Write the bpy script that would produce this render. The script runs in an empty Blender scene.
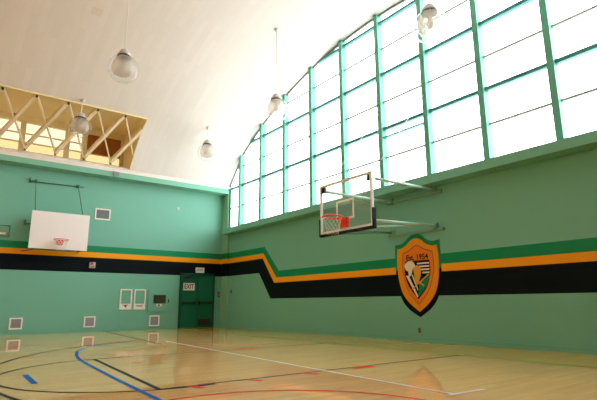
import bpy, bmesh, math, random
from mathutils import Vector, Matrix
random.seed(4)
S = bpy.context.scene
COL = S.collection
PI = math.pi

# ------------------------------------------------------------------ helpers
def mat(name, color, rough=0.6, metal=0.0, spec=0.5, coat=0.0, coat_rough=0.1):
    m = bpy.data.materials.new(name); m.use_nodes = True
    b = m.node_tree.nodes['Principled BSDF']
    b.inputs['Base Color'].default_value = (*color, 1)
    b.inputs['Roughness'].default_value = rough
    b.inputs['Metallic'].default_value = metal
    b.inputs['Specular IOR Level'].default_value = spec
    b.inputs['Coat Weight'].default_value = coat
    b.inputs['Coat Roughness'].default_value = coat_rough
    return m

def paint(name, color, rough=0.6, var=0.06, scale=0.6, bump=0.0, bump_scale=60):
    """wall paint: very slight large-scale unevenness, fine roller bump"""
    m = mat(name, color, rough, spec=0.2); nt = m.node_tree; b = nt.nodes['Principled BSDF']
    tc = nt.nodes.new('ShaderNodeTexCoord')
    n = nt.nodes.new('ShaderNodeTexNoise'); n.inputs['Scale'].default_value = scale; n.inputs['Detail'].default_value = 6
    nt.links.new(tc.outputs['Object'], n.inputs['Vector'])
    r = nt.nodes.new('ShaderNodeMix'); r.data_type = 'RGBA'
    r.inputs['A'].default_value = (*[c * (1 - var) for c in color], 1)
    r.inputs['B'].default_value = (*[min(1, c * (1 + var)) for c in color], 1)
    nt.links.new(n.outputs['Fac'], r.inputs['Factor'])
    nt.links.new(r.outputs['Result'], b.inputs['Base Color'])
    if bump:
        n2 = nt.nodes.new('ShaderNodeTexNoise'); n2.inputs['Scale'].default_value = bump_scale
        nt.links.new(tc.outputs['Object'], n2.inputs['Vector'])
        bp = nt.nodes.new('ShaderNodeBump'); bp.inputs['Strength'].default_value = bump; bp.inputs['Distance'].default_value = 0.01
        nt.links.new(n2.outputs['Fac'], bp.inputs['Height']); nt.links.new(bp.outputs['Normal'], b.inputs['Normal'])
    return m

def glassy(name, tint, clear, gloss_rough=0.05, haze=(0.9, 0.9, 0.9), haze_amt=0.0, fres=1.45):
    """thin glass sheet: see-through + fresnel sheen + optional milky scatter"""
    m = bpy.data.materials.new(name); m.use_nodes = True; nt = m.node_tree; nt.nodes.clear()
    out = nt.nodes.new('ShaderNodeOutputMaterial')
    tr = nt.nodes.new('ShaderNodeBsdfTransparent'); tr.inputs['Color'].default_value = (*[c * clear for c in tint], 1)
    gl = nt.nodes.new('ShaderNodeBsdfGlossy'); gl.inputs['Roughness'].default_value = gloss_rough
    lw = nt.nodes.new('ShaderNodeLayerWeight'); lw.inputs['Blend'].default_value = 0.5      # 1 - |cos|, the same from both sides of the sheet
    pw = nt.nodes.new('ShaderNodeMath'); pw.operation = 'POWER'; pw.inputs[1].default_value = 5
    f0 = ((fres - 1)/(fres + 1))**2
    fr = nt.nodes.new('ShaderNodeMath'); fr.operation = 'MULTIPLY_ADD'; fr.inputs[1].default_value = 1 - f0; fr.inputs[2].default_value = f0
    nt.links.new(lw.outputs['Facing'], pw.inputs[0]); nt.links.new(pw.outputs[0], fr.inputs[0])
    mx = nt.nodes.new('ShaderNodeMixShader')
    nt.links.new(fr.outputs[0], mx.inputs[0])
    base = tr.outputs[0]
    if haze_amt > 0:
        d = nt.nodes.new('ShaderNodeBsdfDiffuse'); d.inputs['Color'].default_value = (*haze, 1)
        t = nt.nodes.new('ShaderNodeBsdfTranslucent'); t.inputs['Color'].default_value = (*haze, 1)
        m1 = nt.nodes.new('ShaderNodeMixShader'); m1.inputs[0].default_value = 0.5
        nt.links.new(d.outputs[0], m1.inputs[1]); nt.links.new(t.outputs[0], m1.inputs[2])
        m2 = nt.nodes.new('ShaderNodeMixShader'); m2.inputs[0].default_value = haze_amt
        nt.links.new(tr.outputs[0], m2.inputs[1]); nt.links.new(m1.outputs[0], m2.inputs[2])
        base = m2.outputs[0]
    nt.links.new(base, mx.inputs[1]); nt.links.new(gl.outputs[0], mx.inputs[2])
    nt.links.new(mx.outputs[0], out.inputs[0])
    return m

class MB:
    """collects shapes in one bmesh; build() links ONE mesh object"""
    def __init__(s): s.bm = bmesh.new(); s.mi = 0
    def _v(s, p): return s.bm.verts.new(p)
    def _f(s, vs, smooth=False):
        try:
            f = s.bm.faces.new(vs); f.material_index = s.mi; f.smooth = smooth; return f
        except ValueError: return None
    def poly(s, pts): return s._f([s._v(p) for p in pts])
    def box(s, a, b):
        x0, x1 = sorted((a[0], b[0])); y0, y1 = sorted((a[1], b[1])); z0, z1 = sorted((a[2], b[2]))
        v = [s._v((x, y, z)) for x in (x0, x1) for y in (y0, y1) for z in (z0, z1)]
        for q in ((0,1,3,2),(4,6,7,5),(0,4,5,1),(2,3,7,6),(0,2,6,4),(1,5,7,3)): s._f([v[i] for i in q])
        return s
    def bar(s, p, q, w, h=None, up=(0,0,1)):
        """rectangular bar from p to q, w across, h along 'up'"""
        p = Vector(p); q = Vector(q); d = (q - p).normalized(); u = Vector(up)
        if abs(d.dot(u)) > .99: u = Vector((1,0,0))
        r = d.cross(u).normalized(); u = r.cross(d).normalized(); h = w if h is None else h
        v = [s._v(c + r*(w/2*i) + u*(h/2*j)) for c in (p, q) for i, j in ((-1,-1),(1,-1),(1,1),(-1,1))]
        for f in ((3,2,1,0),(4,5,6,7),(0,1,5,4),(1,2,6,5),(2,3,7,6),(3,0,4,7)): s._f([v[i] for i in f])
        return s
    def tube(s, pts, r, n=10, closed=False):
        pts = [Vector(p) for p in pts]; rings = []; N = len(pts)
        for i, p in enumerate(pts):
            if closed: d = pts[(i+1) % N] - pts[i-1]
            else: d = pts[min(i+1, N-1)] - pts[max(i-1, 0)]
            d.normalize(); u = Vector((0,0,1))
            if abs(d.dot(u)) > .95: u = Vector((1,0,0))
            a = d.cross(u).normalized(); b = a.cross(d).normalized()
            rings.append([s._v(p + (a*math.cos(t) + b*math.sin(t))*r) for t in [2*PI*k/n for k in range(n)]])
        for i in range(N if closed else N-1):
            A, B = rings[i], rings[(i+1) % N]
            for k in range(n): s._f([A[k], A[(k+1)%n], B[(k+1)%n], B[k]], True)
        if not closed:
            s._f(rings[0][::-1]); s._f(rings[-1])
        return s
    def lathe(s, prof, c, n=32, cap=True):
        """prof: (radius, z) list, around the vertical through c"""
        rings = []
        for r, z in prof:
            rings.append([s._v((c[0] + r*math.cos(2*PI*k/n), c[1] + r*math.sin(2*PI*k/n), c[2] + z)) for k in range(n)])
        for A, B in zip(rings, rings[1:]):
            for k in range(n): s._f([A[k], A[(k+1)%n], B[(k+1)%n], B[k]], True)
        if cap:
            s._f(rings[0][::-1]); s._f(rings[-1])
        return s
    def prism(s, pts, off):
        """closed outline extruded by vector off"""
        off = Vector(off); A = [s._v(p) for p in pts]; B = [s._v(Vector(p) + off) for p in pts]; n = len(A)
        s._f(A[::-1]); s._f(B)
        for i in range(n): s._f([A[i], A[(i+1)%n], B[(i+1)%n], B[i]])
        return s
    def build(s, name, mats, parent=None, kind=None, bevel=0, flip=True):
        if flip: bmesh.ops.recalc_face_normals(s.bm, faces=s.bm.faces)
        me = bpy.data.meshes.new(name); s.bm.to_mesh(me); s.bm.free()
        for m in (mats if isinstance(mats, (list, tuple)) else [mats]): me.materials.append(m)
        o = bpy.data.objects.new(name, me); COL.objects.link(o)
        if parent:
            o.parent = parent
            o.matrix_parent_inverse = Matrix.Translation(parent.location).inverted()
        if kind: o['kind'] = kind
        if bevel:
            bv = o.modifiers.new('bevel', 'BEVEL'); bv.width = bevel; bv.segments = 2; bv.limit_method = 'ANGLE'
        return o

def empty(name, loc, label=None, cat=None, group=None, kind=None):
    o = bpy.data.objects.new(name, None); COL.objects.link(o); o.location = loc; o.empty_display_size = .1
    if kind: o['kind'] = kind
    if label: o['label'] = label; o['category'] = cat
    if group: o['group'] = group
    return o
def tag(o, label, cat, group=None):
    o['label'] = label; o['category'] = cat
    if group: o['group'] = group
    return o

def lettering(name, text, size, m, parent, origin, right, up, thick=0.002, sx=1.0):
    """raised letters: origin = middle of the word, right/up = its directions"""
    cu = bpy.data.curves.new(name, 'FONT'); cu.body = text; cu.size = size; cu.align_x = 'CENTER'; cu.align_y = 'CENTER'
    cu.extrude = thick; cu.offset = size*0.02; cu.resolution_u = 3
    t = bpy.data.objects.new(name, cu); COL.objects.link(t)
    bpy.context.view_layer.update()
    me = bpy.data.meshes.new_from_object(t.evaluated_get(bpy.context.evaluated_depsgraph_get()))
    bpy.data.objects.remove(t); bpy.data.curves.remove(cu)
    r = Vector(right).normalized(); u = Vector(up).normalized(); n = r.cross(u)
    M = Matrix(((r.x*sx, u.x, n.x, origin[0]), (r.y*sx, u.y, n.y, origin[1]), (r.z*sx, u.z, n.z, origin[2]), (0,0,0,1)))
    me.transform(M); me.materials.clear(); me.materials.append(m)
    o = bpy.data.objects.new(name, me); COL.objects.link(o); o.parent = parent
    o.matrix_parent_inverse = Matrix.Translation(parent.location).inverted()
    return o

# ------------------------------------------------------------------ materials
M_wall = paint('wall_green', (0.170, 0.455, 0.360), 0.42, 0.04, 0.5, 0.08, 40)
M_stripe_g = paint('stripe_green', (0.001, 0.24, 0.105), 0.45, 0.04)
M_stripe_y = paint('stripe_gold', (0.86, 0.34, 0.003), 0.45, 0.03)
M_stripe_k = _k = paint('stripe_black', (0.005, 0.009, 0.012), 0.6, 0.05)
M_cream_wall = paint('cream_wall', (0.70, 0.62, 0.50), 0.6, 0.05)
M_low_bounce = paint('low_bounce_brown', (0.16, 0.075, 0.03), 0.5, 0.2, 2)  # dark brown chosen to cut light bounced off the unseen near wall
_k.node_tree.nodes['Principled BSDF'].inputs['Specular IOR Level'].default_value = 0.05
M_trim = paint('trim_green', (0.20, 0.50, 0.38), 0.45, 0.03)
M_column = paint('column_green', (0.22, 0.50, 0.34), 0.45, 0.03)
M_base = paint('baseboard_green', (0.16, 0.44, 0.33), 0.35, 0.05)
M_mull = paint('mullion_green', (0.12, 0.41, 0.31), 0.4, 0.05)
M_trans = paint('transom_teal', (0.05, 0.26, 0.27), 0.4, 0.05)
M_thin = mat('thin_bar_grey', (0.30, 0.36, 0.36), 0.5)
M_archline = mat('arch_line', (0.13, 0.14, 0.12), 0.5)
M_door = paint('door_green', (0.010, 0.135, 0.075), 0.4, 0.05)
M_dframe = paint('door_frame_green', (0.008, 0.085, 0.055), 0.4, 0.05)
M_dark = mat('dark_metal', (0.02, 0.02, 0.02), 0.5)
M_darkgrille = mat('grille_dark', (0.03, 0.018, 0.02), 0.6)
M_white = mat('white_paint', (0.82, 0.82, 0.80), 0.5)
M_sign = mat('sign_white', (0.74, 0.72, 0.68), 0.5)
M_grey = mat('grey_paint', (0.36, 0.38, 0.38), 0.5)
M_greylight = mat('alarm_grey', (0.48, 0.46, 0.47), 0.5)
M_louver = mat('louver_grey', (0.21, 0.23, 0.25), 0.5)
M_louver_low = mat('louver_mauve', (0.30, 0.30, 0.36), 0.5)
M_red = mat('red_paint', (0.55, 0.02, 0.015), 0.4)
M_rim = mat('rim_orange', (0.80, 0.035, 0.015), 0.35)
M_net = mat('net_cord', (0.80, 0.80, 0.78), 0.8)
M_alu = mat('aluminium', (0.74, 0.76, 0.80), 0.4)
M_pad = paint('padding', (0.006, 0.022, 0.030), 0.55, 0.05)
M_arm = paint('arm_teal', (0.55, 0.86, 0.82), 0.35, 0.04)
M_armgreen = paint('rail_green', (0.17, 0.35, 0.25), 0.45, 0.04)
M_armdark = paint('hanger_dark', (0.075, 0.16, 0.11), 0.5, 0.04)
M_lampmetal = mat('lamp_cap_metal', (0.60, 0.62, 0.60), 0.35, 0.4)
M_lampband = mat('lamp_band', (0.10, 0.075, 0.06), 0.4, 0.6)
M_rod = mat('lamp_rod', (0.72, 0.70, 0.68), 0.4, 0.2)
M_text = mat('sign_ink', (0.09, 0.035, 0.035), 0.6)
M_textgrey = mat('sign_ink_grey', (0.20, 0.20, 0.20), 0.6)
M_ply = paint('plywood', (0.36, 0.125, 0.025), 0.7, 0.25, 4)
M_yellow = paint('monitor_lining', (0.86, 0.74, 0.43), 0.7, 0.08, 1.2)
M_timber = paint('brace_timber', (0.80, 0.69, 0.50), 0.6, 0.10, 3)
M_bracket = mat('bracket_steel', (0.03, 0.03, 0.03), 0.5)
M_post = paint('post_cream', (0.78, 0.66, 0.43), 0.6, 0.06, 2)
M_lip = mat('ceiling_lip', (0.80, 0.75, 0.72), 0.6)
M_crest_y = paint('crest_gold', (0.80, 0.28, 0.004), 0.45, 0.04)
M_crest_r = paint('crest_orange', (0.78, 0.20, 0.012), 0.45, 0.05)
M_cream = mat('crest_cream', (0.75, 0.70, 0.55), 0.5)
M_flame = mat('crest_yellow', (0.72, 0.34, 0.03), 0.5)

M_glass = glassy('window_glass', (0.98, 1.0, 1.0), 0.96)
M_glass_y = glassy('amber_fibreglass', (0.11, 0.085, 0.04), 1.0, haze=(0.6, 0.42, 0.18), haze_amt=0.12)
M_glass_w = glassy('cream_fibreglass', (0.14, 0.126, 0.082), 1.0)
M_glass_fill = glassy('fill_window_tint', (0.66, 0.46, 0.26), 1.0)  # tint weakens and warms the light from the added end window
M_board = glassy('backboard_glass', (0.90, 0.96, 0.93), 0.96, haze=(.7,.8,.75), haze_amt=0.05, fres=1.5)
M_globe = glassy('globe_glass', (1.0, 1.0, 1.0), 0.97, 0.08, haze=(0.9, 0.88, 0.85), haze_amt=0.05, fres=1.2)
M_shade = glassy('prismatic_glass', (0.93, 0.90, 0.86), 0.92, 0.2, haze=(0.80, 0.76, 0.72), haze_amt=0.42, fres=1.25)

def ceiling_mat():
    m = mat('ceiling_white', (0.80, 0.785, 0.79), 0.75, spec=0.2); nt = m.node_tree; b = nt.nodes['Principled BSDF']
    tc = nt.nodes.new('ShaderNodeTexCoord'); mp = nt.nodes.new('ShaderNodeMapping')
    mp.inputs['Rotation'].default_value = (0, 0, PI/2)
    br = nt.nodes.new('ShaderNodeTexBrick')
    br.inputs['Color1'].default_value = (0.80, 0.785, 0.79, 1); br.inputs['Color2'].default_value = (0.765, 0.75, 0.755, 1)
    br.inputs['Mortar'].default_value = (0.765, 0.745, 0.745, 1)
    br.inputs['Scale'].default_value = 1.0; br.inputs['Mortar Size'].default_value = 0.008
    br.inputs['Brick Width'].default_value = 1.2; br.inputs['Row Height'].default_value = 0.2
    nt.links.new(tc.outputs['Object'], mp.inputs['Vector']); nt.links.new(mp.outputs['Vector'], br.inputs['Vector'])
    nt.links.new(br.outputs['Color'], b.inputs['Base Color'])
    bp = nt.nodes.new('ShaderNodeBump'); bp.inputs['Strength'].default_value = 0.15; bp.inputs['Distance'].default_value = 0.01
    nt.links.new(br.outputs['Fac'], bp.inputs['Height']); bp.invert = True
    nt.links.new(bp.outputs['Normal'], b.inputs['Normal'])
    return m
M_ceil = ceiling_mat()

def floor_mat(name, c1, c2, cm):
    m = mat(name, c1, 0.5, spec=0.1, coat=0.95, coat_rough=0.015); nt = m.node_tree; b = nt.nodes['Principled BSDF']
    b.inputs['Coat IOR'].default_value = 1.5
    tc = nt.nodes.new('ShaderNodeTexCoord')
    br = nt.nodes.new('ShaderNodeTexBrick'); br.offset = 0.37; br.offset_frequency = 3
    br.inputs['Color1'].default_value = (*c1, 1); br.inputs['Color2'].default_value = (*c2, 1); br.inputs['Mortar'].default_value = (*cm, 1)
    br.inputs['Scale'].default_value = 1.0; br.inputs['Mortar Size'].default_value = 0.0015
    br.inputs['Brick Width'].default_value = 1.1; br.inputs['Row Height'].default_value = 0.06
    nt.links.new(tc.outputs['Object'], br.inputs['Vector'])
    n = nt.nodes.new('ShaderNodeTexNoise'); n.inputs['Scale'].default_value = 1.0; n.inputs['Detail'].default_value = 5
    mp = nt.nodes.new('ShaderNodeMapping'); mp.inputs['Scale'].default_value = (0.8, 6, 1)
    nt.links.new(tc.outputs['Object'], mp.inputs['Vector']); nt.links.new(mp.outputs['Vector'], n.inputs['Vector'])
    mx = nt.nodes.new('ShaderNodeMix'); mx.data_type = 'RGBA'; mx.blend_type = 'MULTIPLY'; mx.inputs['Factor'].default_value = 0.35
    rp = nt.nodes.new('ShaderNodeValToRGB'); rp.color_ramp.elements[0].position = 0.3; rp.color_ramp.elements[1].position = 0.65
    rp.color_ramp.elements[0].color = (0.72, 0.66, 0.58, 1)
    nt.links.new(n.outputs['Fac'], rp.inputs['Fac'])
    nt.links.new(br.outputs['Color'], mx.inputs['A']); nt.links.new(rp.outputs['Color'], mx.inputs['B'])
    nt.links.new(mx.outputs['Result'], b.inputs['Base Color'])
    return m
M_floor = floor_mat('maple_floor', (0.86, 0.53, 0.18), (0.77, 0.45, 0.145), (0.40, 0.22, 0.07))
M_border = floor_mat('stained_border', (0.90, 0.53, 0.09), (0.84, 0.48, 0.08), (0.55, 0.29, 0.05))
def line_mat(n, c): return mat(n, c, 0.5, spec=0.05, coat=0.2, coat_rough=0.03)
L_black = line_mat('line_black', (0.015, 0.013, 0.013)); L_blue = line_mat('line_blue', (0.0, 0.10, 0.42))
L_red = line_mat('line_red', (0.62, 0.018, 0.006)); L_white = line_mat('line_white', (0.60, 0.55, 0.54)); L_green = line_mat('line_green', (0.10, 0.36, 0.02))
L_faint = line_mat('line_worn_red', (0.52, 0.13, 0.05))

# ------------------------------------------------------------------ room geometry
XL, YN = -32.0, -19.0            # left end wall, near wall
YC, RR = -9.5, 14.64
def vault(y):
    d = abs(y - YC); z = 9.45 - RR + math.sqrt(RR*RR - d*d)
    return z - 0.43*min(max(d - 8, 0), 1)
OX0, OX1, OY0, OY1 = -14.0, -4.4, -0.52, -2.14      # opening of the roof monitor

# floor
f = MB(); f.mi = 0; f.poly([(XL, YN, 0), (-2.0, YN, 0), (-2.0, 0, 0), (XL, 0, 0)])
f.mi = 1; f.poly([(-2.0, YN, 0), (0, YN, 0), (0, 0, 0), (-2.0, 0, 0)])
floor = f.build('floor', [M_floor, M_border], kind='structure')
for p in floor.data.polygons:
    if p.normal.z < 0: p.flip()
def ribbon(mb, pts, w, z):
    """painted line: flat ribbon along a polyline"""
    P = [Vector((p[0], p[1], z)) for p in pts]; L = []; R = []
    for i, p in enumerate(P):
        d = (P[min(i+1, len(P)-1)] - P[max(i-1, 0)]).normalized(); n = Vector((-d.y, d.x, 0))
        L.append(mb._v(p + n*w/2)); R.append(mb._v(p - n*w/2))
    for i in range(len(P)-1):
        fa = mb._f([R[i], R[i+1], L[i+1], L[i]])
def arc(cx, cy, r, a0, a1, n=48): return [(cx + r*math.cos(a0 + (a1-a0)*k/n), cy + r*math.sin(a0 + (a1-a0)*k/n)) for k in range(n+1)]
def smooth(pts, n=8):
    out = []
    P = [pts[0]] + list(pts) + [pts[-1]]
    for i in range(1, len(P)-2):
        a, b, c, d = P[i-1], P[i], P[i+1], P[i+2]
        for k in range(n):
            t = k/n
            out.append(tuple(0.5*((2*b[j]) + (c[j]-a[j])*t + (2*a[j]-5*b[j]+4*c[j]-d[j])*t*t + (3*b[j]-a[j]-3*c[j]+d[j])*t**3) for j in (0, 1)))
    out.append(pts[-1]); return out
R = math.radians
mk = MB(); mats_l = [L_black, L_blue, L_red, L_white, L_green, L_faint]
mk.mi = 0
ribbon(mk, [(-7.62, -12.85), (-2.0, -12.85)], .05, .0020)
ribbon(mk, [(-7.62, -9.24), (-2.0, -9.24)], .04, .0020)
ribbon(mk, [(-7.36, -9.19), (-7.59, -12.90)], .06, .0022)
ribbon(mk, arc(-7.15, -11.06, 1.86, R(83), R(277)), .05, .0024)
ribbon(mk, arc(-2.85, -11.05, 6.25, R(113), R(247), 90), .055, .0020)
ribbon(mk, [(-4.75, 0), (-5.22, -6.4)], .045, .0020)
mk.mi = 1
ribbon(mk, smooth([(-5.6, -5.6), (-6.15, -5.95), (-6.74, -6.41), (-7.05, -6.98), (-7.28, -7.6), (-7.50, -8.6), (-7.60, -9.45), (-7.72, -11.36), (-7.80, -13.16), (-7.9, -15.5)]), .06, .0028)
ribbon(mk, [(-8.60, -10.59), (-8.62, -11.54)], .075, .0020)
mk.mi = 2
ribbon(mk, arc(-7.5, -15.2, 1.72, R(-60), R(240), 60), .05, .0030)
for x in (-7.2, -6.42, -5.53): ribbon(mk, [(x - .04, -12.86), (x + .04, -13.08)], .09, .0034)
ribbon(mk, [(-4.72, -12.92), (-4.32, -12.92)], .17, .0034)
ribbon(mk, [(-4.55, -9.2), (-4.0, -9.2)], .14, .0034)
for x in (-6.17, -5.27): ribbon(mk, [(x, -9.2), (x, -9.38)], .10, .0034)
for x, y in ((-6.85, -9.17), (-6.9, -10.2)): ribbon(mk, [(x - .1, y), (x + .1, y)], .05, .0034)
mk.mi = 5
ribbon(mk, arc(-7.05, -6.75, 1.80, R(-75), R(60), 60), .06, .0032)
ribbon(mk, arc(-7.05, -6.75, 1.80, R(60), R(285), 60), .035, .0032)
mk.mi = 3
ribbon(mk, [(-4.80, -6.0), (-4.97, -8.72), (-5.17, -12.25), (-5.30, -15.05)], .048, .0036)
ribbon(mk, [(-5.40, -15.05), (-4.80, -15.08)], .055, .0038)
mk.mi = 4
ribbon(mk, [(-1.98, YN), (-1.98, -0.6)], .075, .0026)
marks = mk.build('court_marking', mats_l, floor, flip=False)
for p in marks.data.polygons:
    if p.normal.z < 0: p.flip()

# striped walls (the painted bands are areas of the wall's own surface)
ZB = [0, 2.074, 2.608, 2.797, 3.035]
MATS = [M_wall, M_stripe_k, M_stripe_y, M_stripe_g, M_wall]
def banded(name, lines, to3, back):
    """lines: list of polylines (u, z), bottom to top; the area between two neighbours gets one paint"""
    mb = MB()
    for i, (a, b) in enumerate(zip(lines, lines[1:])):
        mb.mi = i
        for k in range(len(a)-1):
            mb.poly([to3(*a[k]), to3(*a[k+1]), to3(*b[k+1]), to3(*b[k])])
    mb.mi = 0; mb.box(*back)
    return mb.build(name, MATS, kind='structure', flip=True)
TOPF = 6.0
banded('wall_far', [[(XL, z), (0, z)] for z in ZB + [TOPF]], lambda u, z: (u, 0, z), ((XL - .2, .01, 0), (.2, .25, TOPF)))
ys = [[0, -2.0, -19.0]]
L = [[(0, 0), (-2.87, 0), (-3.67, 0), (YN, 0)],
     [(0, 2.074), (-2.87, 2.074), (-3.67, 1.115), (YN, 1.085)],
     [(0, 2.608), (-3.12, 2.608), (-3.90, 1.673), (YN, 1.668)],
     [(0, 2.797), (-3.17, 2.797), (-4.05, 1.854), (YN, 1.850)],
     [(0, 3.035), (-3.24, 3.035), (-4.19, 2.090), (YN, 2.110)],
     [(0, 4.0), (-3.24, 4.0), (-4.19, 4.0), (YN, 4.0)]]
banded('wall_right', L, lambda u, z: (0, u, z), ((.01, .2, 0), (.25, YN - .2, 3.98)))
w = MB(); w.box((XL - .25, .2, 0), (XL, YN - .2, 4.0)); w.build('wall_left', M_cream_wall, kind='structure')
w = MB(); w.box((XL - .2, YN - .25, 0), (.2, YN, 6.0)); w.build('wall_near', M_low_bounce, kind='structure')

# corner column carrying the bands
c = MB(); Zc = ZB + [5.98]
for i in range(5):
    c.mi = i if i not in (0, 4) else 4
    c.box((-.10, 0, Zc[i]), (.0, -.50, Zc[i+1]))
c.build('trim_1', [M_column, M_stripe_k, M_stripe_y, M_stripe_g, M_column], kind='structure')
# beams and sill
t = MB(); t.box((XL, 0, 5.60), (-.10, -.50, 5.80)); t.build('trim_2', M_trim, kind='structure')
t = MB(); t.box((-.40, -.50, 3.79), (0.05, YN, 4.01)); t.build('trim_3', M_wall, kind='structure')
t = MB(); t.box((-.025, -.5, 0), (0, YN, .10)); t.box((-.05, -.5, 0), (-.025, YN, .03)); t.build('baseboard_right', M_base, kind='structure')
t = MB(); t.box((XL, 0, 0), (-1.93, -.02, .04)); t.box((-.41, 0, 0), (-.1, -.02, .04)); t.build('baseboard_far', M_base, kind='structure')

# vaulted ceiling with the monitor opening left out
yy = sorted(set([OY0, OY1] + [-.50 - .37*k for k in range(50)] + [YN]), reverse=True)
yy = [y for y in yy if y >= YN]; yy = [y for i, y in enumerate(yy) if i == 0 or abs(y - yy[i-1]) > .005]
xx = [XL, OX0, OX1, 0]
c = MB(); g = [[c._v((x, y, vault(y))) for x in xx] for y in yy]
for j in range(len(yy)-1):
    for i in range(3):
        if i == 1 and yy[j] <= OY0 + .001 and yy[j+1] >= OY1 - .001: continue
        c._f([g[j][i], g[j][i+1], g[j+1][i+1], g[j+1][i]], j > 0)
c.build('ceiling', M_ceil, kind='structure', flip=False)
lip = MB(); lip.box((XL, -.44, 5.80), (0, -.502, vault(-.5) + .005)); lip.build('trim_4', M_lip, kind='structure')

# roof monitor above the opening: window strip, lining, ledge
m3 = empty('window_3', (-9.2, .4, 6.05), kind='structure')
l = MB(); YB = .45
l.box((OX0, -.46, 5.92), (OX1 + .02, YB + .1, 6.02)).build('ledge', M_lip, m3)
l = MB(); l.box((OX0, OY1 - .05, 7.60), (OX1 + .05, YB + .1, 7.68)); l.box((OX0, OY1 - .06, vault(OY1) - .01), (OX1, OY1 - .01, 7.62))
pts = [(OX1, OY0, 5.98)] + [(OX1, OY0 + (OY1 - OY0)*k/8, vault(OY0 + (OY1 - OY0)*k/8)) for k in range(9)] + [(OX1, OY1, 7.62), (OX1, YB + .1, 7.62), (OX1, YB + .1, 6.0)]
l.prism(pts, (.05, 0, 0)); l.prism([(OX0 - .05, p[1], p[2]) for p in pts], (.05, 0, 0))
l.build('lining', M_yellow, m3)
l = MB(); l.box((OX0, YB - .05, 7.37), (OX1, YB + .1, 7.60)); l.build('header', M_yellow, m3)
l = MB(); l.box((OX0, YB - .02, 6.05), (OX1, YB + .1, 6.30)); l.build('curb', M_yellow, m3)
for x in (-7.95, -6.48, -5.88, -4.45, -9.45, -10.95, -12.45):
    l = MB(); l.box((x - .085, YB - .07, 6.05), (x + .085, YB + .06, 7.40)); l.build('post', M_post, m3)
for z in (6.62, 6.95):
    l = MB(); l.box((OX0, YB - .02, z - .02), (OX1, YB + .04, z + .02)); l.build('glazing_bar', M_post, m3)
l = MB(); l.mi = 0; l.poly([(OX0, YB + .03, 6.62), (OX1, YB + .03, 6.62), (OX1, YB + .03, 7.40), (OX0, YB + .03, 7.40)])
l.mi = 1; l.poly([(OX0, YB + .03, 6.28), (OX1, YB + .03, 6.28), (OX1, YB + .03, 6.62), (OX0, YB + .03, 6.62)])
l.build('pane', [M_glass_w, M_glass_y], m3)
pb = MB(); pb.box((-5.80, YB - .035, 6.62), (-4.53, YB + .0, 7.37))
tag(pb.build('plywood_panel', M_ply), 'brown plywood sheet covering the last pane of the roof skylight', 'board')

# lamella braces crossing the opening
br = empty('trim_5', (-9.2, -1.2, 6.7), kind='structure')
def on_roof(x, y): return Vector((x, y, vault(y) + .03))
for k in range(-1, 10):
    xb = -5.14 - .93*(k - 0); YT, YBt = -2.04, -.57
    z0 = vault(YBt) + .12
    def clip(a, b):
        a, b = Vector(a), Vector(b)
        if a.x > OX1 - .03 or b.x > OX1 - .03:
            if a.x > b.x: a, b = b, a
            tt = (OX1 - .03 - a.x)/(b.x - a.x); b = a + (b - a)*tt
        return a, b
    def brace(a, b, w, h):
        a, b = clip(a, b)
        if (b - a).length < .3: return
        mb = MB()
        p, q = a.copy(), b.copy(); p.z = z0 + (vault(YT) - vault(YBt))*(p.y - YBt)/(YT - YBt); q.z = z0 + (vault(YT) - vault(YBt))*(q.y - YBt)/(YT - YBt)
        mb.bar(p, q, w, h, (0, .62, .78))
        mb.build('diagonal_brace', M_timber, br)
    brace((xb, YBt, 0), (xb + .93, YT, 0), .10, .16)
    brace((xb, YT, 0), (xb + .93, YBt, 0), .05, .14)
    for x, y, s_ in ((xb, YT, .055), (xb + .465, (YT + YBt)/2, .045), (xb, YBt, .05)):
        if x < OX1 - .1:
            mb = MB(); cc = on_roof(x, y) + Vector((0, 0, .05)); mb.bar(cc + Vector((-s_*.6, 0, 0)), cc + Vector((s_*.6, 0, 0)), .08 if y == YT else .04, .19, (0, .62, .78)); mb.build('joint_plate', M_bracket, br)

# arched window walls
def arched_window(name, x, s, full=True):
    """s = +1 when outside is +x"""
    W = empty(name, (x, YC, 4.0), kind='structure')
    my = [-1.49 - 1.595*k for k in range(11)]
    for y in my:
        mb = MB(); mb.box((x - s*.15, y - .072, 4.0), (x + s*.05, y + .072, vault(y) - .0))
        mb.build('mullion', M_mull, W)
        mb = MB(); mb.box((x - s*.17, y - .08, vault(y) - .03), (x + s*.05, y + .08, vault(y) + .01)); mb.build('head_plate', M_mull, W)
    for z, h, mm, d in ((4.94, .048, M_thin, .03), (5.79, .09, M_trans, .08), (6.62, .048, M_thin, .03), (7.48, .09, M_trans, .08), (8.32, .048, M_thin, .03), (9.16, .08, M_trans, .08)):
        ya = YC
        while vault(ya) > z and ya < -.5: ya += .01
        mb = MB(); mb.box((x - s*d, ya, z - h/2), (x + s*.03, 2*YC - ya, z + h/2)); mb.build('transom', mm, W)
    if full:
        mb = MB(); mb.box((x - s*.10, -9.47, 5.51), (x + s*.02, -11.06, 5.55)); mb.build('hopper_rail', M_trans, W)
    mb = MB()
    yl = [-.5] + [-.5 - .36*k for k in range(1, 50)] + [YN + .5]
    for a, b in zip(yl, yl[1:]):
        mb.bar((x - s*.04, a, vault(a) - .022), (x - s*.04, b, vault(b) - .022), .06, .045, (0, 0, 1))
    mb.build('arch_frame', M_archline, W)
    mb = MB()
    yl = yl + [YN]
    for a, b in zip(yl, yl[1:]):
        mb.poly([(x + s*.02, a, 3.98), (x + s*.02, b, 3.98), (x + s*.02, b, vault(b)), (x + s*.02, a, vault(a))])
    mb.build('pane', M_glass if full else M_glass_fill, W)
    return W
arched_window('window_1', 0.0, 1)
arched_window('added_fill_window', XL, -1, False)  # unseen end window, added to brighten the right wall
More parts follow.
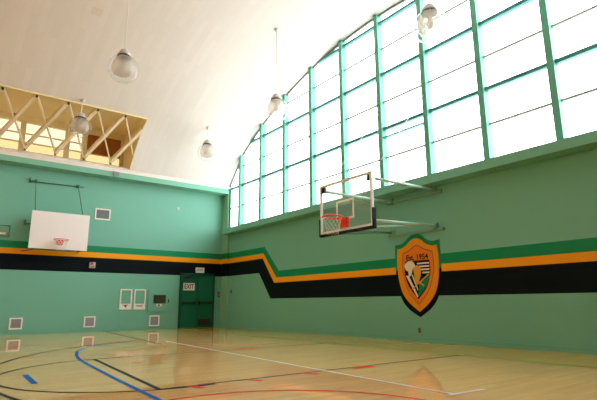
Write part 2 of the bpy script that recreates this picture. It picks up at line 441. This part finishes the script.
# jambs of the window at its two ends
j = MB(); j.box((-.08, -.5, 4.0), (.05, -.40, 6.1)); j.box((-.06, YN, 4.0), (.05, YN + .5, 6.1)); j.build('trim_6', M_column, kind='structure')

# double door in the corner
d = empty('door_1', (-1.11, 0, 0), kind='structure')
fm = MB(); fm.box((-1.94, 0, 0), (-1.87, -.09, 2.17)); fm.box((-.49, 0, 0), (-.42, -.09, 2.17)); fm.box((-1.94, 0, 2.10), (-.42, -.09, 2.17)); fm.build('door_frame', M_dframe, d)
for a, b in ((-1.87, -1.19), (-1.17, -.49)):
    lf = MB(); lf.box((a, -.005, .01), (b, -.05, 2.10)); leaf = lf.build('door_leaf', M_door, d, bevel=.004)
    pb = MB(); pb.box((a + .05, -.05, .94), (b - .05, -.11, 1.02)); pb.box((a + .03, -.05, .92), (a + .10, -.13, 1.04)); pb.box((b - .10, -.05, .92), (b - .03, -.13, 1.04)); pb.build('push_bar', M_dark, leaf)
    if a > -1.5:
        gk = MB(); gk.box((a + .05, -.05, .10), (b - .06, -.06, .34))
        for k in range(7): gk.box((a + .06, -.058, .12 + .03*k), (b - .07, -.07, .135 + .03*k))
        gk.build('louver', M_darkgrille, leaf)
    else:
        cl = MB(); cl.box((a + .06, -.05, 1.95), (a + .34, -.11, 2.03)); cl.bar((a + .3, -.10, 2.03), (a + .55, -.11, 2.07), .03, .02); cl.build('door_closer', M_dark, leaf)
ms = MB(); ms.box((-1.19, -.0, .0), (-1.17, -.06, 2.10)); ms.build('center_strip', M_dframe, d)

# ------------------------------------------------------------------ signs, vents, wall fittings
def sign(name, x0, x1, z0, z1, y, label, text, ink, size, sx=1.0, border=True):
    e = empty(name, ((x0 + x1)/2, y, z0), label, 'sign')
    MB().box((x0, y, z0), (x1, y - .015, z1)).build('panel', M_sign, e, bevel=.002)
    lettering('lettering', text, size, ink, e, ((x0 + x1)/2, y - .016, (z0 + z1)/2), (1, 0, 0), (0, 0, 1), .002, sx)
    return e
e = sign('exit_sign', -1.80, -1.31, 1.48, 1.77, -.05, 'white EXIT sign with dark red letters on the left door leaf', 'EXIT', M_text, .26, .78)
e = empty('exit_sign', (-1.10, 0, 2.20), 'small lit-box style EXIT sign on the black band above the double door', 'sign')
e['label'] = 'small pale boxy EXIT sign on the black band above the green double door'
MB().box((-1.28, 0, 2.20), (-.92, -.09, 2.41)).build('housing', M_sign, e, bevel=.006)
lettering('lettering', 'EXIT', .15, M_textgrey, e, (-1.10, -.092, 2.305), (1, 0, 0), (0, 0, 1), .002, .9)

def vent(x0, x1, z0, z1, label, group, grey, fr=.045, n=9, cat='vent', y=0.0):
    e = empty('wall_vent', ((x0 + x1)/2, y, z0), label, cat, group)
    fm = MB()
    fm.box((x0, y, z0), (x1, y - .03, z0 + fr)); fm.box((x0, y, z1 - fr), (x1, y - .03, z1))
    fm.box((x0, y, z0 + fr), (x0 + fr, y - .03, z1 - fr)); fm.box((x1 - fr, y, z0 + fr), (x1, y - .03, z1 - fr))
    fm.build('frame', M_white, e)
    g = MB(); g.box((x0 + fr, y, z0 + fr), (x1 - fr, y - .006, z1 - fr))
    h = (z1 - z0 - 2*fr)/n
    for k in range(n):
        z = z0 + fr + h*k
        g.poly([(x0 + fr, y - .022, z), (x1 - fr, y - .022, z), (x1 - fr, y - .008, z + h*.8), (x0 + fr, y - .008, z + h*.8)])
    g.build('grille', grey, e)
    return e
vent(-5.38, -4.83, 4.02, 4.44, 'dark louvered vent in white frame high beside the white backboard', None, M_louver)
GV = 'low wall vents'
vent(-7.70, -7.32, .16, .53, 'low square white-framed vent near the floor, leftmost of three', GV, M_louver_low)
vent(-5.43, -5.05, .155, .53, 'low square white-framed vent near the floor, middle of three', GV, M_louver_low)
vent(-3.10, -2.70, .12, .52, 'low square white-framed vent near the floor below the black cabinet window', GV, M_louver_low)

def notice(x0, label):
    x1 = x0 + .44; z0, z1 = .75, 1.50
    e = empty('wall_frame', (x0 + .22, 0, z0), label, 'notice frame', 'white notice frames on the far wall')
    fm = MB(); y = -.03; b = .045
    fm.box((x0, 0, z0), (x0 + b, y, z1)); fm.box((x1 - b, 0, z0), (x1, y, z1)); fm.box((x0 + b, 0, z1 - b), (x1 - b, y, z1)); fm.box((x0 + b, 0, z0), (x1 - b, y, z0 + .03))
    fm.build('frame', M_white, e)
    MB().box((x0 + b, 0, z0 + .21), (x1 - b, -.008, z1 - b)).build('backing', M_wall, e)
    MB().box((x0 + b, 0, z0 + .03), (x1 - b, -.02, z0 + .21)).build('caption_panel', M_white, e)
    return e
nf = notice(-4.25, 'white framed notice board with red emblem, left of a matching pair')
g = MB(); g.prism([(-4.10, -.021, .90), (-3.97, -.021, .90), (-4.03, -.021, .82)], (0, -.002, 0)); g.box((-4.15, -.02, .905), (-3.92, -.023, .925)); g.build('emblem', M_text, nf)
nf = notice(-3.73, 'white framed notice board with red wavy mark, right of a matching pair')
g = MB(); g.tube([(-3.62 + .02*k, -.022, .87 + .018*math.sin(k*1.3)) for k in range(12)], .011, 6); g.box((-3.63, -.02, .90), (-3.39, -.023, .915)); g.build('emblem', M_text, nf)

e = empty('fire_cabinet', (-2.75, 0, .65), 'green wall cabinet door with small black window and red mark', 'cabinet')
cb = MB(); cb.box((-3.19, 0, .65), (-2.28, -.035, 1.50)); cb.build('door', M_wall, e, bevel=.006)
cb = MB(); x0, x1, z0, z1 = -2.99, -2.50, .97, 1.29
for a, b in (((x0, -.035, z0), (x1, -.045, z0 + .03)), ((x0, -.035, z1 - .03), (x1, -.045, z1)), ((x0, -.035, z0), (x0 + .03, -.045, z1)), ((x1 - .03, -.035, z0), (x1, -.045, z1))): cb.box(a, b)
cb.build('window_frame', M_dark, e)
cb = MB(); cb.box((x0 + .03, -.03, z0 + .03), (x1 - .03, -.038, z1 - .03)); cb.build('window', mat('cabinet_glass', (.05, .06, .045), .15), e)
cb = MB(); cb.box((-2.87, -.035, .86), (-2.64, -.04, .955)); st = cb.build('sticker', M_sign, e)
cb = MB(); cb.lathe([(.0, -.035), (.036, -.02), (.036, .02), (.0, .035)], (-2.75, -.042, .905), 12, False); cb.build('red_mark', M_red, st)
cb = MB(); cb.box((-2.40, -.035, 1.0), (-2.36, -.05, 1.13)); cb.build('handle', M_dark, e)

e = empty('fire_alarm', (-5.32, 0, 2.22), 'small white and red fire alarm box on black band beside backboard', 'alarm')
MB().box((-5.42, .01, 2.23), (-5.22, -.06, 2.44)).build('case', M_greylight, e, bevel=.008)
MB().box((-5.39, -.06, 2.33), (-5.29, -.07, 2.43)).build('lamp', M_red, e, bevel=.004)
MB().box((-5.37, -.06, 2.24), (-5.25, -.065, 2.31)).build('plate', M_textgrey, e)

e = empty('wall_sensor', (-2.16, 0, 4.73), 'tiny white sensor alone on the upper green wall', 'sensor')
MB().box((-2.195, 0, 4.73), (-2.12, -.03, 4.84)).build('case', M_white, e, bevel=.01)
MB().lathe([(.0, -.012), (.02, -.012), (.02, .012), (.0, .012)], (-2.16, -.035, 4.77), 12, False).build('lens', M_grey, e)

e = empty('switch_box', (-.19, -.0, 1.22), 'small reddish switch plate on wall between door and corner column', 'switch')
MB().box((-.24, 0, 1.22), (-.14, -.04, 1.43)).build('plate', mat('switch_rust', (.20, .07, .05), .5), e, bevel=.006)
MB().box((-.205, -.04, 1.29), (-.175, -.06, 1.36)).build('toggle', M_grey, e)
e = empty('switch_box', (0, -.76, 1.36), 'small dark switch plate on right wall beside the corner column', 'switch')
MB().box((0, -.72, 1.36), (-.03, -.82, 1.50)).build('plate', M_armdark, e, bevel=.004)
MB().box((-.03, -.755, 1.41), (-.045, -.785, 1.45)).build('toggle', M_dark, e)
e = empty('wall_outlet', (0, -10.36, .20), 'small brown outlet plate low on right wall below the shield', 'outlet')
MB().box((0, -10.31, .20), (-.012, -10.40, .33)).build('plate', mat('outlet_brown', (.16, .12, .07), .5), e, bevel=.003)
MB().box((-.012, -10.34, .23), (-.016, -10.37, .255)).build('socket', M_dark, e)
MB().box((-.012, -10.34, .275), (-.016, -10.37, .30)).build('socket', M_dark, e)
e = empty('beam_box', (-4.86, -.50, 5.63), 'small grey louvered box on the green beam under the skylight end', 'box')
MB().box((-4.98, -.50, 5.63), (-4.75, -.55, 5.80)).build('case', M_grey, e, bevel=.006)
g = MB()
for k in range(5): g.box((-4.96, -.55, 5.645 + .03*k), (-4.77, -.557, 5.66 + .03*k))
g.build('slat', M_louver, e)
e = empty('wall_speaker', (-8.25, 0, 3.15), 'grey framed box with wire guard at left edge above green band', 'speaker')
MB().box((-8.51, 0, 3.16), (-8.03, -.10, 3.48)).build('case', M_armgreen, e, bevel=.01)
g = MB(); x0, x1, z0, z1 = -8.52, -8.02, 3.15, 3.50
for a, b in (((x0, z0), (x1, z0)), ((x1, z0), (x1, z1)), ((x1, z1), (x0, z1)), ((x0, z1), (x0, z0))): g.tube([(a[0], -.14, a[1]), (b[0], -.14, b[1])], .012, 8)
for x, z in ((x0, z0), (x1, z0), (x0, z1), (x1, z1)): g.tube([(x, 0, z), (x, -.14, z)], .012, 8)
g.build('guard', M_armdark, e)
MB().box((-8.44, -.10, 3.21), (-8.12, -.12, 3.27)).build('lower_strip', M_sign, e)

# ceiling access hatch
e = empty('ceiling_hatch', (-7.10, -5.55, 8.9), 'small square access hatch in the ceiling above the nearest left lamp', 'hatch')
h = MB(); x0, x1, y0, y1 = -7.24, -6.97, -5.68, -5.42
def cz(y, d): return vault(y) - d
h.prism([(x0, y0, cz(y0, .012)), (x1, y0, cz(y0, .012)), (x1, y1, cz(y1, .012)), (x0, y1, cz(y1, .012))], (0, 0, .02))
h.build('panel', mat('hatch_beige', (.75, .70, .68), .7), e)

# ------------------------------------------------------------------ pendant lamps
def pendant(x, y, label):
    zc = vault(y); e = empty('pendant_lamp', (x, y, zc), label, 'lamp', 'pendant lamps under the vault')
    c0 = (x, y, 0)
    m = MB(); m.lathe([(.07, zc + .03), (.07, zc - .03), (.03, zc - .06), (.012, zc - .07)], c0, 20); m.build('ceiling_plate', M_lampmetal, e)
    m = MB(); m.tube([(x + .035, y, zc - .06), (x + .04, y, zc - .10), (x, y, zc - .13), (x - .04, y, zc - .10), (x - .035, y, zc - .06)], .009, 6); m.build('hook', M_lampmetal, e)
    m = MB(); m.tube([(x, y, zc - .06), (x, y, 7.06)], .011, 8); m.build('rod', M_rod, e)
    m = MB(); m.lathe([(.03, 7.10), (.085, 7.09), (.115, 7.05), (.12, 6.99), (.165, 6.97), (.17, 6.93), (.0, 6.93)], c0, 24); m.build('cap', M_lampmetal, e)
    m = MB(); m.lathe([(.168, 6.935), (.172, 6.91), (.165, 6.885), (.0, 6.885)], c0, 24); m.build('band', M_lampband, e)
    m = MB(); m.lathe([(.15, 6.90), (.20, 6.83), (.25, 6.73), (.272, 6.62), (.265, 6.54), (.23, 6.47), (.15, 6.43), (.0, 6.42)], c0, 32, False)
    sh = m.build('inner_shade', M_shade, e)
    m = MB(); m.lathe([(.16, 6.90), (.26, 6.84), (.33, 6.74), (.36, 6.61), (.345, 6.48), (.285, 6.37), (.19, 6.30), (.09, 6.275), (.0, 6.27)], c0, 36, False); m.build('outer_globe', M_globe, e)
    m = MB(); m.lathe([(.03, 6.86), (.03, 6.80), (.06, 6.72), (.075, 6.64), (.06, 6.57), (.0, 6.54)], c0, 20, False); m.build('bulb', M_white, e)
pendant(-6.63, -2.32, 'glass pendant lamp hanging in front of the skylight opening')
pendant(-6.72, -7.16, 'large glass pendant lamp on long rod, nearest on the left of ceiling')
pendant(-2.10, -2.38, 'small distant glass pendant lamp near the far end of the arched window')
pendant(-2.26, -7.30, 'glass pendant lamp on thin rod overlapping the left half of the window')
pendant(-2.12, -12.82, 'glass pendant lamp in front of the tall window, nearest on the right')

# ------------------------------------------------------------------ basketball hoops
def ring(cx, cy, z, r, n=40): return [(cx + r*math.cos(2*PI*k/n), cy + r*math.sin(2*PI*k/n), z) for k in range(n)]
def net(cx, cy, z, r0, r1, h, parent, th=.006):
    m = MB(); n = 12; rows = 6
    P = [[(cx + (r0 + (r1 - r0)*(j/rows)**.7)*math.cos(2*PI*(k + .5*(j % 2))/n), cy + (r0 + (r1 - r0)*(j/rows)**.7)*math.sin(2*PI*(k + .5*(j % 2))/n), z - h*j/rows) for k in range(n)] for j in range(rows + 1)]
    for j in range(rows):
        for k in range(n):
            o = 0 if j % 2 == 0 else 1
            m.tube([P[j][k], P[j+1][k]], th, 5); m.tube([P[j][k], P[j+1][(k - 1 + 2*o) % n]], th, 5)
    return m.build('net', M_net, parent)

# far hoop: solid white board
e = empty('basketball_hoop', (-6.57, 0, 3.0), 'white solid backboard with small red rim hung on the far wall', 'basketball hoop')
yb = -.60; x0, x1, z0, z1 = -7.49, -5.68, 2.765, 4.025
b = MB(); b.box((x0, yb, z0), (x1, yb + .04, z1)); b.build('backboard', mat('board_white', (.80, .79, .81), .45), e, bevel=.006)
rc = (-6.58, yb - .34)
m = MB(); m.tube(ring(rc[0], rc[1], 3.06, .23), .012, 8, True); m.build('rim', M_rim, e)
m = MB(); m.box((rc[0] - .10, yb, 2.91), (rc[0] + .10, yb - .02, 3.09)); m.box((rc[0] - .09, yb, 3.03), (rc[0] + .09, yb - .12, 3.07)); m.bar((rc[0] - .08, yb - .02, 2.93), (rc[0] - .10, yb - .22, 3.05), .02); m.bar((rc[0] + .08, yb - .02, 2.93), (rc[0] + .10, yb - .22, 3.05), .02); m.build('rim_mount', M_rim, e)
net(rc[0], rc[1], 3.05, .225, .13, .34, e, .005)
m = MB(); m.tube([(-7.62, -.05, 5.12), (-5.86, -.05, 5.15)], .016, 8); m.box((-7.62, 0, 5.08), (-7.58, -.07, 5.24)); m.build('wall_bar', M_armdark, e)
for xa, xb in ((-7.42, -7.40), (-6.06, -5.90)):
    m = MB(); m.tube([(xa, -.08, 5.16), (xb, yb + .02, z1 - .05)], .014, 8); m.build('hanger_rod', M_armdark, e)
    m = MB(); m.box((xa - .045, 0, 5.10), (xa + .045, -.10, 5.21)); m.build('pivot', M_armdark, e, bevel=.02)
for xa in (-7.30, -5.85):
    m = MB(); m.tube([(xa, 0, 3.62), (xa, yb + .04, 3.62)], .028, 10); m.build('support_arm', M_armdark, e)
    m = MB(); m.tube([(xa, 0, 2.78), (xa, yb + .04, 2.78)], .028, 10); m.build('support_arm', M_armdark, e)
m = MB(); m.box((-7.62, 0, 3.61), (-5.75, -.06, 3.67)); m.box((-7.63, 0, 3.60), (-7.57, -.08, 3.76)); m.build('wall_bracket', M_armdark, e)
m = MB(); m.tube([(-7.60, -.04, 2.70), (-7.30, yb + .06, 2.74), (-6.2, yb + .06, 2.73), (-5.9, yb + .06, 2.78)], .018, 8); m.build('lower_brace', M_armdark, e)

# right hoop: glass board on four long arms
e = empty('basketball_hoop', (0, -10.2, 3.2), 'glass backboard with red rim on teal arms off the right wall', 'basketball hoop')
xb = -2.20; ya, yb2, z0, z1 = -9.22, -11.04, 2.585, 3.85; yc = -10.13
MB().box((xb, ya - .02, z0 + .02), (xb + .012, yb2 + .02, z1 - .02)).build('glass_board', M_board, e)
fm = MB(); t_ = .055
fm.box((xb - .015, ya, z0), (xb + .04, ya - t_, z1)); fm.box((xb - .015, yb2 + t_, z0), (xb + .04, yb2, z1)); fm.box((xb - .015, ya - t_, z1 - t_), (xb + .04, yb2 + t_, z1)); fm.box((xb - .015, ya - t_, z0), (xb + .04, yb2 + t_, z0 + .07))
fm.build('board_frame', M_alu, e)
sq = MB(); a, b2, c0_, c1_ = yc + .31, yc - .31, 2.865, 3.345
for p, q in (((a, c0_), (a - .05, c1_)), ((b2 + .05, c0_), (b2, c1_)), ((a - .05, c1_ - .05), (b2 + .05, c1_)), ((a - .05, c0_), (b2 + .05, c0_ + .05))): sq.box((xb - .004, p[0], p[1]), (xb, q[0], q[1]))
sq.build('target_square', M_white, e)
pd = MB(); pd.box((xb - .025, ya + .025, z0 - .045), (xb + .065, yb2 - .025, z0 + .015)); pd.box((xb - .025, ya + .03, z0 - .045), (xb + .065, ya - .012, z0 + .40)); pd.box((xb - .025, yb2 + .012, z0 - .045), (xb + .065, yb2 - .03, z0 + .42)); pd.build('edge_padding', M_pad, e)
rx = xb - .40
m = MB(); m.tube(ring(rx, yc, 2.885, .23), .020, 8, True); m.build('rim', M_rim, e)
m = MB(); m.prism([(xb - .01, yc + .15, 2.90), (xb - .01, yc - .15, 2.90), (xb - .01, yc - .12, 2.66), (xb - .01, yc + .12, 2.66)], (-.05, 0, 0)); m.prism([(xb - .05, yc - .09, 2.90), (xb - .20, yc - .09, 2.90), (xb - .17, yc - .09, 2.84), (xb - .06, yc - .09, 2.70)], (0, .18, 0)); m.build('rim_mount', M_rim, e, bevel=.008)
net(rx, yc, 2.875, .225, .13, .40, e, .0022)
for yy_, zz in ((ya - .12, z1 - .13), (yb2 + .10, z1 - .13)):
    m = MB(); m.box((xb + .0, yy_ + .07, zz - .07), (xb + .06, yy_ - .07, zz + .07)); m.build('gusset', M_dark, e, bevel=.02)
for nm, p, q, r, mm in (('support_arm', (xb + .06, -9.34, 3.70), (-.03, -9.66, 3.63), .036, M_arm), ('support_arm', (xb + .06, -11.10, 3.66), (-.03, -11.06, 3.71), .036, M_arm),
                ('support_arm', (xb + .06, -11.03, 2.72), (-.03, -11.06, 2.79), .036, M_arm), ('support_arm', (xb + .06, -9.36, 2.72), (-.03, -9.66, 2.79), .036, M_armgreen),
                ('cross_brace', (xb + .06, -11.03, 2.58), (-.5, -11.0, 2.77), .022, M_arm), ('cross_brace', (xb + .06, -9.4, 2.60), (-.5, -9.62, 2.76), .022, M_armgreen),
                ('support_cable', (xb + .03, -9.34, 3.74), (-.12, -9.47, 6.3), .006, M_alu), ('support_cable', (xb + .03, -10.98, 3.74), (-.12, -11.06, 6.3), .006, M_alu)):
    m = MB(); m.tube([p, q], r, 10); m.build(nm, mm, e)
for zc, hh in ((3.645, .05), (2.70, .035)):
    m = MB(); m.box((0, -9.50, zc - hh), (-.06, -11.30, zc + hh)); m.build('wall_rail', M_armgreen, e, bevel=.006)
for y_, z_ in ((-9.66, 3.66), (-11.06, 3.71), (-11.06, 2.79), (-9.66, 2.79)):
    m = MB(); m.box((0, y_ + .07, z_ - .09), (-.10, y_ - .07, z_ + .07)); m.build('anchor', M_armgreen, e, bevel=.01)

# ------------------------------------------------------------------ painted shield on the right wall
e = empty('wall_shield', (0, -10.4, .6), 'gold and orange shield crest reading Est. 1954 on the right wall', 'crest')
def slab(name, pts, x0, x1, m, parent=e):
    mb = MB(); mb.prism([(-x0, y, z) for y, z in pts], (-(x1 - x0), 0, 0)); return mb.build(name, m, parent)
def rnd(pts, n=5):
    P = list(pts); N = len(P); out = []
    for i in range(N):
        a, b, c, d = P[i-1], P[i], P[(i+1) % N], P[(i+2) % N]
        for k in range(n):
            t = k/n
            out.append(tuple(0.5*((2*b[j]) + (c[j]-a[j])*t + (2*a[j]-5*b[j]+4*c[j]-d[j])*t*t + (3*b[j]-a[j]-3*c[j]+d[j])*t**3) for j in (0, 1)))
    return out
def arcpts(pts, n=5):
    return [tuple(q) for q in smooth(pts, n)]
# outline: shoulders stay sharp, ogee top and pointed bottom are smooth curves
top = arcpts([(-9.69, 2.45), (-9.80, 2.44), (-9.95, 2.47), (-10.08, 2.54), (-10.20, 2.63), (-10.40, 2.68), (-10.58, 2.62), (-10.70, 2.52), (-10.85, 2.45), (-11.00, 2.44), (-11.12, 2.46)])
right = arcpts([(-11.12, 2.46), (-11.13, 2.0), (-11.10, 1.5), (-10.98, 1.07), (-10.74, .79), (-10.40, .58)])
left = arcpts([(-10.40, .58), (-10.04, .79), (-9.82, 1.07), (-9.70, 1.5), (-9.68, 2.0), (-9.69, 2.45)])
full = top[:-1] + right[:-1] + left[:-1]
def split(pts, zc, keep_top):
    out = []
    for i in range(len(pts)):
        a, b = pts[i], pts[(i+1) % len(pts)]
        ia = (a[1] >= zc) == keep_top; ib = (b[1] >= zc) == keep_top
        if ia: out.append(a)
        if ia != ib:
            t = (zc - a[1])/(b[1] - a[1]); out.append((a[0] + (b[0] - a[0])*t, zc))
    return out
slab('green_border', split(full, 1.76, True), 0, .004, M_stripe_g)
slab('black_border', split(full, 1.76, False), 0, .004, M_stripe_k)
otop = arcpts([(-9.77, 2.34), (-9.86, 2.33), (-9.98, 2.36), (-10.10, 2.43), (-10.22, 2.51), (-10.40, 2.56), (-10.56, 2.50), (-10.68, 2.40), (-10.82, 2.34), (-10.95, 2.32), (-11.03, 2.34)])
oright = arcpts([(-11.03, 2.34), (-11.06, 2.0), (-11.03, 1.55), (-10.91, 1.18), (-10.69, .92), (-10.40, .71)])
oleft = arcpts([(-10.40, .71), (-10.10, .92), (-9.88, 1.18), (-9.77, 1.55), (-9.74, 2.0), (-9.77, 2.34)])
slab('gold_field', otop[:-1] + oright[:-1] + oleft[:-1], .004, .007, M_crest_y)
rd = arcpts([(-9.96, 2.19), (-10.16, 2.25), (-10.40, 2.36), (-10.64, 2.25), (-10.88, 2.17)])[:-1] + arcpts([(-10.88, 2.17), (-10.90, 1.85), (-10.86, 1.60), (-10.70, 1.22), (-10.39, .90)])[:-1] + arcpts([(-10.39, .90), (-10.10, 1.20), (-9.95, 1.60), (-9.92, 1.90), (-9.96, 2.19)])[:-1]
def grow(pts, f, c=(-10.40, 1.65)): return [(c[0] + (y - c[0])*f, c[1] + (z - c[1])*f) for y, z in pts]
slab('outline', grow(rd, 1.03), .007, .008, mat('crest_line', (.16, .05, .01), .5))
slab('orange_field', rd, .008, .010, M_crest_r)
pn = arcpts([(-10.00, 1.98), (-10.40, 1.985), (-10.79, 1.98)], 3)[:-1] + arcpts([(-10.79, 1.98), (-10.79, 1.65), (-10.66, 1.31), (-10.38, 1.02)])[:-1] + arcpts([(-10.38, 1.02), (-10.11, 1.33), (-9.99, 1.65), (-10.00, 1.98)])[:-1]
slab('emblem_panel', pn, .010, .012, M_stripe_k)
slab('green_quarter', [(-10.385, 1.07), (-10.44, 1.42), (-10.77, 1.68), (-10.76, 1.55), (-10.66, 1.34)], .012, .0135, M_stripe_g)
slab('green_quarter', [(-10.00, 1.96), (-10.10, 1.96), (-10.02, 1.86)], .012, .0135, M_stripe_g)
for k in range(4):
    z = 1.905 - .078*k; mb = MB(); mb.box((-.012, -10.40 if k < 3 else -10.55, z - .018), (-.0135, -10.775, z + .02)); mb.build('white_bar', M_cream, e)
slab('white_diagonal', [(-10.02, 1.62), (-10.11, 1.62), (-10.385, 1.10), (-10.35, 1.06)], .012, .0135, M_cream)
slab('white_diagonal', [(-10.20, 1.64), (-10.24, 1.64), (-10.39, 1.28), (-10.38, 1.22)], .012, .0135, M_cream)
slab('pale_landmass', rnd([(-9.99, 1.88), (-10.06, 1.95), (-10.16, 1.985), (-10.26, 1.97), (-10.32, 1.90), (-10.33, 1.84), (-10.25, 1.77), (-10.22, 1.68), (-10.18, 1.62), (-10.12, 1.60), (-10.10, 1.72), (-10.03, 1.76)]), .0135, .015, M_cream)
slab('gold_flame', rnd([(-10.28, 1.78), (-10.36, 1.86), (-10.45, 1.85), (-10.51, 1.77), (-10.50, 1.62), (-10.44, 1.48), (-10.36, 1.40), (-10.31, 1.50), (-10.29, 1.63)]), .0135, .0155, M_flame)
for p, q in (((-10.20, 1.27), (-10.73, 1.62)), ((-10.32, 1.52), (-10.58, 1.35))):
    mb = MB(); mb.bar((-.015, *p), (-.015, *q), .004, .03, (0, 0, 1)); mb.build('crossed_stick', M_flame, e)
lettering('lettering', 'Est. 1954', .20, M_stripe_k, e, (-.0125, -10.405, 2.065), (0, -1, 0), (0, 0, 1), .002, .95)

# ------------------------------------------------------------------ daylight
wd = bpy.data.worlds.new('sky'); S.world = wd; wd.use_nodes = True; nt = wd.node_tree
bg = nt.nodes['Background']
tc = nt.nodes.new('ShaderNodeTexCoord'); sp = nt.nodes.new('ShaderNodeSeparateXYZ'); nt.links.new(tc.outputs['Generated'], sp.inputs[0])
mr = nt.nodes.new('ShaderNodeMapRange'); mr.inputs['From Min'].default_value = -.25; mr.inputs['From Max'].default_value = .15
nt.links.new(sp.outputs['Z'], mr.inputs['Value'])
rp = nt.nodes.new('ShaderNodeValToRGB'); rp.color_ramp.elements[0].color = (.74, .70, .66, 1); rp.color_ramp.elements[1].color = (1.0, 1.0, 1.0, 1)
nt.links.new(mr.outputs['Result'], rp.inputs['Fac']); nt.links.new(rp.outputs['Color'], bg.inputs['Color'])
bg.inputs['Strength'].default_value = 4.0

# ------------------------------------------------------------------ camera
cam = bpy.data.cameras.new('camera'); co = bpy.data.objects.new('camera', cam); COL.objects.link(co); S.camera = co
yaw, pit, rol, F = 0.6469037, 0.2169878, -0.0054850, 471.503
fw = Vector((math.sin(yaw)*math.cos(pit), math.cos(yaw)*math.cos(pit), math.sin(pit)))
rt = Vector((math.cos(yaw), -math.sin(yaw), 0)); up = rt.cross(fw)
r2 = rt*math.cos(rol) + up*math.sin(rol); u2 = -rt*math.sin(rol) + up*math.cos(rol)
co.matrix_world = Matrix(((r2.x, u2.x, -fw.x, -9.69901), (r2.y, u2.y, -fw.y, -18.22983), (r2.z, u2.z, -fw.z, .92), (0, 0, 0, 1)))
cam.sensor_fit = 'HORIZONTAL'; cam.sensor_width = 36; cam.lens = F/597*36; cam.clip_start = .05

S.view_settings.view_transform = 'Standard'; S.view_settings.look = 'None'; S.view_settings.gamma = 1
S.view_settings.use_curve_mapping = False; S.view_settings.exposure = 1.14
S.cycles.max_bounces = 10; S.cycles.diffuse_bounces = 6; S.cycles.transparent_max_bounces = 16
